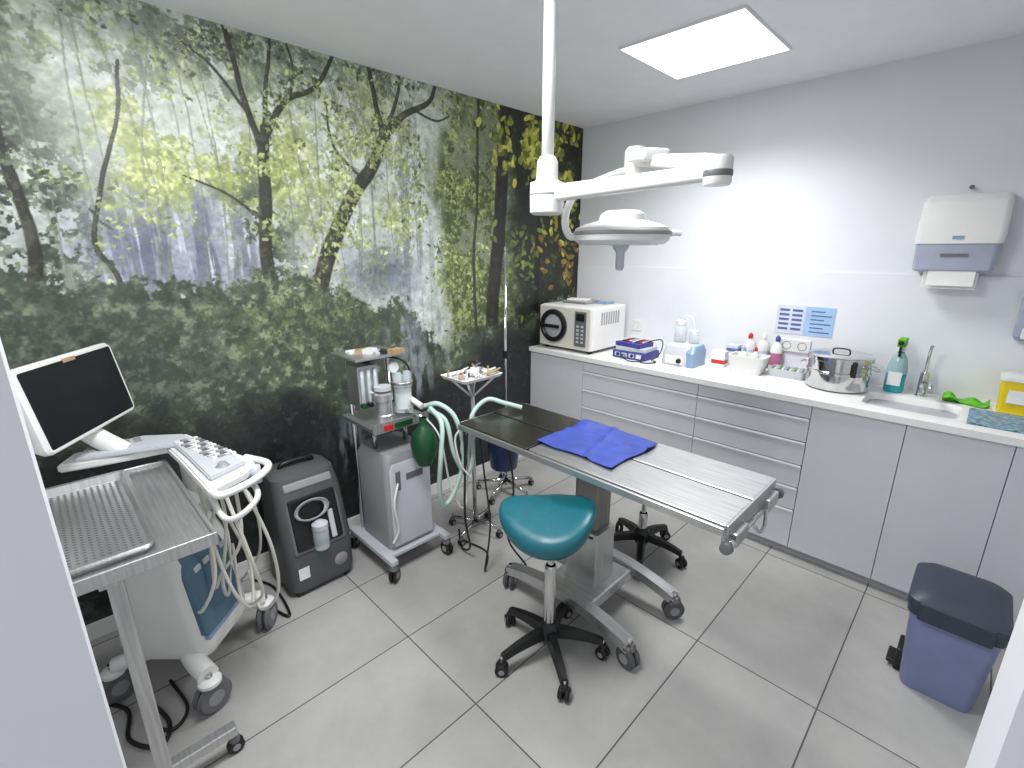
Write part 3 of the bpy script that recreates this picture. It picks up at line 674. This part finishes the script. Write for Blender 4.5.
arm('horizontal_arm',(P.x+.03,P.y,1.800),E,.022,.024,WHITE)
lathe(r,'elbow_joint',[(0,-.032),(.030,-.032),(.034,-.026),(.034,.030),(.030,.036),(0,.036)],WHITE,E)
lathe(r,'elbow_band',[(.0345,-.012),(.0355,-.009),(.0355,0.0),(.0345,.003)],GREYD,E)
E2=Vector((E.x-.02,E.y+.035,E.z+.026)); cyl(r,'elbow_link',E+Vector((0,0,.01)),E2,.022,WHITE)
A=Vector((-0.985,1.60,1.925)); arm('spring_arm',E2,A,.022,.022,WHITE)
box(r,'spring_cover',A.x+.02,A.x+.16,A.y-.12,A.y-.02,1.90,1.940,WHITE,bev=.015,rot=(0,.12,-.62))
lathe(r,'wrist_joint',[(0,-.055),(.03,-.055),(.038,-.03),(.038,.03),(.03,.042),(0,.042)],WHITE,A)
Hc=Vector((-0.995,1.555,1.672))
lf=Vector((-.707,-.707,0))
pts=[A+Vector((0,0,-.03)),A+lf*.07+Vector((0,0,-.045)),Hc+lf*.165+Vector((0,0,.145)),Hc+lf*.205+Vector((0,0,.06)),Hc+lf*.19+Vector((0,0,.0)),Hc+lf*.15+Vector((0,0,-.005))]
tube(r,'yoke',pts,.013,WHITE)
lathe(r,'lamp_head',[(0,-.028),(.10,-.032),(.150,-.032),(.168,-.018),(.172,.006),(.165,.024),(.13,.038),(.085,.050),(.078,.072),(.060,.083),(0,.087)],WHITE,Hc,seg=56)
lathe(r,'head_seam',[(.1725,.000),(.1745,.003),(.1745,.010),(.1725,.013)],GREYM,Hc,seg=56)
lathe(r,'lens',[(0,-.038),(.09,-.037),(.13,-.035),(.135,-.030)],GLASS,Hc)
lathe(r,'focus_handle',[(0,-.125),(.012,-.123),(.016,-.11),(.016,-.06),(.028,-.045),(.03,-.034)],GREYL,Hc)
tube(r,'side_grip',[Hc-lf*.165,Hc-lf*.19+Vector((0,0,.008)),Hc-lf*.215+Vector((0,0,.006))],.010,WHITE)

# ------------------------------------------------------------ oxygen concentrator (grey)
r=root('oxygen_concentrator',(-2.235,0.77,0))
loft(r,'body',[(0.03,.15,.155,0,0,.05),(0.06,.155,.165,0,0,.05),(0.25,.152,.165,0,0,.05),(0.50,.122,.158,-.025,0,.05),(0.585,.10,.148,-.04,0,.05),(0.605,.07,.12,-.05,0,.05)],CHAR)
for i,(x,y) in enumerate(((-.1,-.12),(.12,-.12),(-.1,.12),(.12,.12))): cyl(r,'wheel_%d'%i,(x,y-.012,.025),(x,y+.012,.025),.025,BLACK)
ta=math.radians(13)
box(r,'front_recess',0.105,0.135,-0.115,0.115,0.24,0.50,BLACK,bev=.014,rot=(0,-ta*1.1,0))
box(r,'recess_rim',0.098,0.128,-0.13,0.13,0.225,0.515,GREYD,bev=.014,rot=(0,-ta*1.1,0))
box(r,'control_fascia',0.055,0.085,-0.115,0.115,0.525,0.565,GREYM,bev=.008,rot=(0,-0.35,0))
lathe(r,'humidifier_bottle',[(0,0),(.033,0),(.036,.01),(.036,.10),(.03,.11)],GLASS,(0.165,0.0,0.235)); lathe(r,'humidifier_cap',[(.037,.105),(.037,.13),(.015,.145),(0,.145)],GREYL,(0.165,0.0,0.235))
for k in range(4): tube(r,'coiled_hose_%d'%k,[(0.137+.005*k-.1*(.03+.05*math.sin(a/10*2*math.pi)),-.02+(.062+.006*k)*math.cos(a/10*2*math.pi),.430+.048*math.sin(a/10*2*math.pi)+.004*k) for a in range(11)],.0045,[BLACK,GREYL,GREYL,GREYM][k])
box(r,'flow_meter',0.14,0.152,.055,.080,.26,.40,GREYL,bev=.003,rot=(0,-ta,0)); box(r,'label',0.155,0.158,-.12,-.07,.10,.16,PAPER); box(r,'side_label',0.14,.153,-.02,.03,.265,.30,PAPER)
tube(r,'carry_handle',[(-.05,-.08,.59),(-.04,-.06,.625),(-.04,.06,.625),(-.05,.08,.59)],.012,BLACK)
lathe(r,'round_filter',[(0,.004),(.03,.004),(.035,0)],GREYM,(0.153,.09,.12),rot=(0,math.pi/2,0))

# ------------------------------------------------------------ anaesthesia trolley
r=root('anaesthesia_machine',(-2.09,1.20,0))
for i,y in enumerate((-.165,.165)):
    box(r,'foot_rail_%d'%i,-.22,.23,y-.02,y+.02,.095,.125,GREYL,bev=.006)
    for k,x in enumerate((-.20,.215)): caster(r,'caster_%d_%d'%(i,k),x,y,.038,.018,ang=.6+i,mt=BLACK,fork=GREYD)
box(r,'base_shelf',-.20,.18,-.15,.15,.105,.125,GREYL,bev=.004)
loft(r,'compressor_body',[(0.127,.15,.135,0,0,.03),(0.60,.15,.135,0,0,.03),(0.645,.135,.12,0,0,.04)],GREYM)
loft(r,'compressor_cover',[(0.15,.008,.118,.154,0,.006),(0.57,.008,.118,.154,0,.006),(0.60,.006,.10,.150,0,.005)],GREYL); box(r,'face_badge',.161,.164,-.03,.07,.50,.535,GREYD); box(r,'face_gauge',.161,.166,-.09,-.065,.46,.56,GREYD)
tube(r,'face_cord',[(.165,-.08,.50),(.185,-.12,.4),(.175,-.10,.25),(.165,-.13,.18)],.006,WHITE)
for i,y in enumerate((-.12,.10)): cyl(r,'post_%d'%i,(-.17,y,.12),(-.17,y,1.08),.014,CHROME)
box(r,'work_shelf',-.20,.12,-.17,.15,.775,.795,STEEL,bev=.003); box(r,'shelf_front_lip',.118,.124,-.17,.15,.765,.815,STEEL)
cyl(r,'drop_post',(0.0,-.10,.64),(0.0,-.10,.776),.014,CHROME); cyl(r,'drop_post_b',(0.0,.08,.64),(0.0,.08,.776),.014,CHROME)
box(r,'top_shelf',-.21,.05,-.19,.08,1.115,1.127,STEEL,bev=.002)
for i in range(6): box(r,'top_item_%d'%i,-.15+.03*i,-.10+.035*i,-.14+.03*i,-.09+.03*i,1.127,1.137+.006*(i%3),[PAPER,TAN,WHITE,GREYL,BLACK,TAN][i],rot=(0,0,i))
box(r,'flow_block',-.12,.0,-.16,-.05,.87,1.08,STEEL,bev=.006)
for i in range(3): cyl(r,'flow_tube_%d'%i,(.012,-.145+.035*i,.90),(.012,-.145+.035*i,1.06),.009,GLASS)
for i in range(3): lathe(r,'flow_knob_%d'%i,[(0,.025),(.012,.025),(.015,0)],[GREEN,BLACK,WHITE][i],(.0,-.145+.035*i,.885),rot=(0,math.pi/2,0))
lathe(r,'vaporizer',[(0,0),(.045,0),(.045,.03),(.04,.035),(.04,.10),(.048,.105),(.048,.14),(.03,.155),(0,.155)],STEEL,(.03,-.05,.795)); lathe(r,'vaporizer_dial',[(.042,0),(.042,.02),(0,.022)],GREYL,(.03,-.05,.952))
lathe(r,'absorber_canister',[(0,0),(.05,0),(.05,.02),(.045,.022),(.045,.13),(.05,.135),(.05,.15),(0,.15)],GLASS,(.02,.07,.815)); lathe(r,'absorbent',[(0,.02),(.042,.02),(.042,.09),(0,.09)],PAPER,(.02,.07,.815)); cyl(r,'absorber_lid',(.02,.07,.965),(.02,.07,.975),.055,STEEL)
lathe(r,'valve_dome',[(.024,0),(.024,.03),(.018,.045),(0,.05)],GLASS,(.02,.045,.975)); lathe(r,'valve_dome_b',[(.024,0),(.024,.03),(.018,.045),(0,.05)],GLASS,(.02,.10,.975))
lathe(r,'pressure_gauge',[(0,.02),(.026,.02),(.030,.014),(.030,0)],WHITE,(.0,.03,1.05),rot=(0,math.pi/2,0)); cyl(r,'gauge_stem',(.0,.03,.975),(.0,.03,1.03),.006,CHROME)
cyl(r,'circuit_outlet',(.03,.10,.88),(.13,.11,.85),.015,WHITE)
cyl(r,'cross_rail',(-.17,-.12,.90),(-.12,-.10,.90),.012,CHROME); tube(r,'gas_line',[(-.06,-.10,1.08),(-.02,.02,1.10),(.02,.10,1.06),(.02,.13,.95)],.005,BLACK)
box(r,'rail_tags',.124,.128,-.05,.05,.775,.80,GREEN); box(r,'rail_tag_red',.124,.128,-.11,-.06,.775,.80,RED)
lathe(r,'reservoir_bag',[(0,-.23),(.035,-.22),(.060,-.17),(.068,-.11),(.055,-.05),(.026,-.015),(.018,0),(.018,.03)],GREEN,(.22,.05,.80))
cyl(r,'bag_arm',(.05,.06,.82),(.22,.05,.83),.012,CHROME)
def wp(pts): return [(p[0]+2.09,p[1]-1.20,p[2]) for p in pts]
tube(r,'breathing_hose_a',wp([(-1.96,1.33,.85),(-1.88,1.36,.87),(-1.80,1.40,.80),(-1.77,1.42,.60),(-1.78,1.36,.42),(-1.78,1.29,.37),(-1.77,1.26,.48),(-1.76,1.27,.66),(-1.80,1.31,.80),(-1.92,1.33,.85)]),.0135,HOSE,corr=True)
tube(r,'breathing_hose_b',wp([(-1.95,1.34,.83),(-1.86,1.38,.78),(-1.80,1.38,.62),(-1.77,1.43,.50),(-1.76,1.47,.58),(-1.80,1.50,.78),(-1.79,1.60,.86),(-1.72,1.66,.845),(-1.64,1.72,.822)]),.0135,HOSE,corr=True)
tube(r,'thin_line_a',wp([(-2.0,1.33,.80),(-1.86,1.34,.70),(-1.80,1.35,.45),(-1.78,1.42,.30),(-1.83,1.5,.5)]),.005,WHITE)
tube(r,'thin_line_b',wp([(-1.80,1.50,.80),(-1.78,1.46,.6),(-1.77,1.45,.45)]),.006,WHITE)

# ------------------------------------------------------------ instrument stand + IV pole
r=root('instrument_stand',(-1.93,1.62,0))
loft(r,'tray',[(.955,.10,.13,0,0,.02),(.972,.11,.14,0,0,.022),(.972,.105,.135,0,0,.02),(.960,.098,.128,0,0,.02)],WHITE)
cyl(r,'post',(0,0,.06),(0,0,.955),.012,CHROME)
for i,(x,y) in enumerate(((-.08,-.10),(.08,.10),(-.08,.10),(.08,-.10))): cyl(r,'brace_%d'%i,(0,0,.84),(x,y,.957),.006,WHITE)
for k in range(4):
    a=math.radians(20+90*k); cyl(r,'foot_%d'%k,(0,0,.07),(.16*math.cos(a),.16*math.sin(a),.06),.010,CHROME); caster(r,'caster_%d'%k,.16*math.cos(a),.16*math.sin(a),.02,.014)
rq=random.Random(3)
for i in range(22):
    x,y=rq.uniform(-.08,.08),rq.uniform(-.11,.11); a=rq.uniform(0,3.14); l=rq.uniform(.03,.05)
    cyl(r,'tool_%d'%i,(x-l*math.cos(a)*.6,y-l*math.sin(a),.972),(x+l*math.cos(a)*.6,y+l*math.sin(a),.982+rq.uniform(0,.02)),.006,[WHITE,TAN,STEEL,BLACK,TAN,GREYD][i%6])
box(r,'gauze_pack',-.06,.03,-.03,.05,.966,.995,PAPER,bev=.004,rot=(0,0,.4))
r=root('iv_drip_pole',(-2.15,2.09,0))
cyl(r,'pole',(0,0,.05),(0,0,1.62),.009,CHROME); tube(r,'hook_a',[(0,0,1.60),(.03,-.03,1.62),(.06,-.06,1.615),(.065,-.065,1.64)],.004,CHROME); tube(r,'hook_b',[(0,0,1.60),(-.03,.03,1.62),(-.06,.06,1.615),(-.065,.065,1.64)],.004,CHROME)
for k in range(5):
    a=math.radians(72*k); cyl(r,'leg_%d'%k,(0,0,.09),(.2*math.cos(a),.2*math.sin(a),.06),.011,CHROME); caster(r,'caster_%d'%k,.2*math.cos(a),.2*math.sin(a),.02,.014)
lathe(r,'clamp',[(.01,.95),(.018,.95),(.018,1.0),(.01,1.0)],BLACK)

r=root('hanging_bucket',(-1.90,1.83,0.36))
lathe(r,'pail',[(0,0),(.075,0),(.080,.005),(.100,.17),(.106,.175),(.106,.185),(.098,.185),(.094,.17),(.076,.01),(0,.008)],NAVY)
tube(r,'bail_handle',[(-.04,-.095,.175),(.02,-.06,.28),(.135,-.02,.40),(.06,.06,.28),(-.04,.095,.175)],.003,CHROME)
tube(r,'hook',[(.135,-.02,.40),(.135,-.02,.425),(.16,-.02,.415)],.004,CHROME)

r=root('table_power_cables',(0,0,0))
tube(r,'cable_a',[(-1.76,1.42,.74),(-1.74,1.40,.55),(-1.70,1.36,.30),(-1.74,1.42,.08),(-1.85,1.45,.008),(-2.0,1.55,.008)],.006,BLACK)
tube(r,'cable_b',[(-1.74,1.50,.74),(-1.68,1.48,.50),(-1.62,1.46,.25),(-1.60,1.40,.02),(-1.72,1.52,.008),(-1.9,1.5,.008)],.005,BLACK)
tube(r,'cable_c',[(-1.74,1.45,.78),(-1.79,1.42,.65),(-1.77,1.44,.5),(-1.80,1.46,.42)],.005,WHITE)
tube(r,'cable_d',[(-1.73,1.42,.79),(-1.77,1.37,.72),(-1.75,1.38,.58),(-1.72,1.42,.5)],.005,WHITE)
tube(r,'cable_e',[(-1.5,1.48,.70),(-1.45,1.46,.5),(-1.48,1.45,.25),(-1.40,1.5,.1)],.005,BLACK)

# ------------------------------------------------------------ ultrasound
r=root('ultrasound_machine',(-2.0,0.21,0),math.radians(45))
loft(r,'body',[(0.16,.16,.14,-.02,0,.05),(0.22,.17,.155,-.02,0,.06),(0.55,.14,.15,-.03,0,.05),(0.70,.10,.13,-.05,0,.05),(0.74,.07,.11,-.06,0,.05)],WHITE)
loft(r,'front_panel',[(0.26,.03,.115,.128,-.02,.02),(0.50,.03,.115,.098,-.02,.02),(0.60,.02,.10,.075,-.02,.015)],USB)
box(r,'panel_stripe',.12,.155,-.13,.10,.235,.255,BLUEG,bev=.004)
for i in range(4): box(r,'probe_port_%d'%i,.095,.128,-.10+.05*i,-.065+.05*i,.46,.52,GREYL,bev=.004)
for i,y in enumerate((-1,1)):
    tube(r,'front_leg_%d'%i,[(0.02,y*.08,.17),(.10,y*.15,.16),(.175,y*.20,.150)],.036,WHITE)
    tube(r,'rear_leg_%d'%i,[(-.05,y*.08,.17),(-.14,y*.13,.16),(-.20,y*.155,.145)],.030,WHITE)
    for nm,x,yy in (('front',.175,y*.20),('rear',-.205,y*.16)):
        caster(r,'%s_caster_%d'%(nm,i),x,yy,.062,.026,ang=(-.5 if y<0 else 0.1),mt=GREYD,fork=WHITE)
cyl(r,'neck',(0,.165,.60),(0,.165,.90),.042,WHITE)
Minv=Matrix.Rotation(math.radians(-45),4,'Z')@Matrix.Translation((2.0,-0.21,0))
def wl(p):
    v=Minv@Vector(p); return (v.x,v.y,v.z)
poly=[(-2.17,-.05),(-2.14,.06),(-2.11,.255),(-1.93,.265),(-1.60,.275),(-1.66,.40),(-1.74,.455),(-2.20,.345),(-2.30,.22),(-2.27,0.0)]
pl=[wl((a,b_,0))[:2] for a,b_ in poly]
prism(r,'console_base',pl,.875,.905,WHITE,bev=.006)
poly2=[(-2.16,.0),(-2.13,.10),(-2.07,.275),(-1.93,.285),(-1.66,.295),(-1.72,.42),(-2.17,.325),(-2.26,.21),(-2.24,.03)]
prism(r,'console_deck',[wl((a,b_,0))[:2] for a,b_ in poly2],.904,.920,GREYL,bev=.004)
for i in range(11):
    for j in range(4):
        p=wl((-2.08+.026*i,.287+.006*i+.020*j,.926))
        box(r,'key_%d_%d'%(i,j),p[0]-.0075,p[0]+.0075,p[1]-.0075,p[1]+.0075,.919,.925,[WHITE,GREYM,GREYL,WHITE,GREYD][(i*3+j)%5],rot=(0,0,-.6))
for i in range(5):
    for j in range(2):
        p=wl((-2.23+.032*j,.05+.034*i,.926)); box(r,'keyb_%d_%d'%(i,j),p[0]-.010,p[0]+.010,p[1]-.010,p[1]+.010,.919,.926,GREYM,rot=(0,0,-.78))
lathe(r,'trackball',[(0,.018),(.012,.014),(.018,.004),(.022,0)],GREYM,wl((-1.73,.35,.920)))
tube(r,'grab_handle',[wl(p) for p in ((-1.80,.44,.90),(-1.66,.47,.91),(-1.57,.40,.91),(-1.55,.30,.90),(-1.62,.285,.89))],.012,WHITE)
tube(r,'lower_handle',[wl(p) for p in ((-1.95,.30,.87),(-1.78,.42,.83),(-1.66,.42,.80),(-1.60,.31,.79),(-1.80,.30,.85))],.010,WHITE)
mon=bpy.data.objects.new('monitor_pivot',None); mon.parent=r; S.collection.objects.link(mon)
mon.location=wl((-2.19,.045,1.138)); mon.rotation_euler=(0,math.radians(-9),math.radians(56-45))
loft(mon,'bezel',[(-.030,.128,.225,0,0,.02),(.0,.140,.240,0,0,.025),(.018,.140,.240,0,0,.025),(.026,.134,.234,0,0,.022)],WHITE,rot=(0,math.pi/2,0),loc=(0,0,0))
loft(mon,'screen',[(.0262,.125,.224,0,0,.008),(.0275,.125,.224,0,0,.008)],SCREEN,rot=(0,math.pi/2,0))
loft(mon,'back_shell',[(-.030,.10,.18,0,0,.04),(-.06,.06,.12,0,0,.04)],WARMW,rot=(0,math.pi/2,0))
box(mon,'asset_sticker',.0262,.0285,-.03,.03,.116,.129,TAN)
tube(r,'monitor_arm',[wl((-2.17,.14,.90)),wl((-2.22,.06,.98)),wl((-2.25,.02,1.06)),wl((-2.24,.03,1.13))],.035,WHITE)
for k,pts in enumerate((((-1.62,.32,.87),(-1.60,.36,.60),(-1.72,.40,.38),(-1.85,.36,.30),(-1.95,.38,.5)),
    ((-1.85,.34,.87),(-1.78,.34,.70),(-1.80,.30,.45),(-1.90,.33,.33),(-2.0,.38,.5),(-2.02,.36,.7)),
    ((-1.75,.38,.87),(-1.70,.36,.65),(-1.78,.30,.50),(-1.84,.28,.42),(-1.86,.30,.62),(-1.80,.32,.75)),
    ((-1.66,.38,.87),(-1.66,.44,.60),(-1.74,.46,.35),(-1.86,.42,.22),(-1.96,.42,.35)),
    ((-1.80,.28,.78),(-1.72,.27,.55),(-1.76,.22,.40),(-1.88,.22,.36),(-1.92,.28,.55),(-1.86,.30,.72)),
    ((-1.90,.30,.80),(-1.78,.29,.62),(-1.74,.32,.42),(-1.80,.38,.30),(-1.92,.42,.42),(-1.94,.38,.62)),
    ((-2.20,.33,.90),(-2.10,.42,.75),(-2.05,.50,.60),(-2.15,.52,.30),(-2.28,.45,.10)))):
    tube(r,'probe_cable_%d'%k,[wl(p) for p in pts],.006,WARMW)
for i in range(3): 
    p=wl((-1.80+.05*i,.445-.004*i,.86)); cyl(r,'probe_holder_%d'%i,(p[0],p[1],.84),(p[0],p[1],.90),.018,GREYL)
r=root('floor_power_cord',(0,0,0))
tube(r,'cord_a',[(-2.2,.50,.008),(-2.0,.56,.008),(-2.25,.58,.008),(-2.40,.52,.008)],.006,BLACK)
tube(r,'cord_b',[(-1.95,.02,.008),(-1.78,.06,.008),(-1.70,.02,.008),(-1.80,-.05,.008),(-1.95,-.04,.008),(-2.1,-.15,.008)],.007,BLACK)
tube(r,'cord_c',[(-1.98,.10,.008),(-1.80,.12,.008),(-1.74,.06,.008),(-1.84,.0,.008)],.006,BLACK)

# ------------------------------------------------------------ steel instrument cart
r=root('steel_instrument_cart',(-1.79,0.0,0))
zt=.84
box(r,'top_sheet',-.345,.345,-.24,.24,zt-.012,zt-.004,STEEL)
for i,(a,b_,c0,d) in enumerate(((-.35,.35,-.25,-.238),(-.35,.35,.238,.25),(-.35,-.338,-.24,.24),(.338,.35,-.24,.24))): box(r,'rim_%d'%i,a,b_,c0,d,zt-.035,zt+.006,STEEL,bev=.003)
box(r,'under_bar',-.32,.34,-.02,.02,zt-.05,zt-.012,STEEL,bev=.003)
box(r,'end_bar',.25,.31,-.2,.2,zt-.05,zt-.015,STEEL,bev=.003)
box(r,'square_post',.262,.30,-.005,.033,.09,zt-.05,STEEL,bev=.004)
box(r,'foot_bar',.262,.30,-.21,.21,.075,.11,STEEL,bev=.004)
box(r,'rear_post',.05,.075,-.235,-.21,.09,zt-.012,STEEL,bev=.003); box(r,'side_bar',.05,.28,-.235,-.20,.075,.10,STEEL,bev=.003)
for i,y in enumerate((-.20,.20)): caster(r,'caster_%d'%i,.281,y,.026,.014,mt=BLACK)
caster(r,'caster_2',.062,-.22,.026,.014,mt=BLACK)
r=root('perforated_steel_tray',(-1.775,-0.045,0.8365))
hx,hy=.30,.16
loft(r,'tray_shell',[(0.0,hx-.01,hy-.01,0,0,.02),(0.028,hx,hy,0,0,.025),(0.030,hx+.008,hy+.008,0,0,.03),(0.028,hx-.004,hy-.004,0,0,.022),(0.004,hx-.014,hy-.014,0,0,.018)],STEEL)
bm=bmesh.new(); me=bpy.data.meshes.new('perforations')
for i in range(34):
    for j in range(17):
        x=-hx+.03+i*(2*hx-.06)/33; y=-hy+.028+j*(2*hy-.056)/16
        bmesh.ops.create_circle(bm,cap_ends=True,segments=8,radius=.0045,matrix=Matrix.Translation((x,y,.0052)))
bm.to_mesh(me); bm.free(); link(bpy.data.objects.new('perforations',me),r,m=GREYD)

# ------------------------------------------------------------ camera
cam=bpy.data.cameras.new('camera'); cam.lens=16.73; cam.sensor_width=36; cam.clip_start=0.02
co_=bpy.data.objects.new('camera',cam); co_.location=(0,0,1.62); co_.rotation_euler=(math.radians(90-15.7),0,math.radians(45))
S.collection.objects.link(co_); S.camera=co_
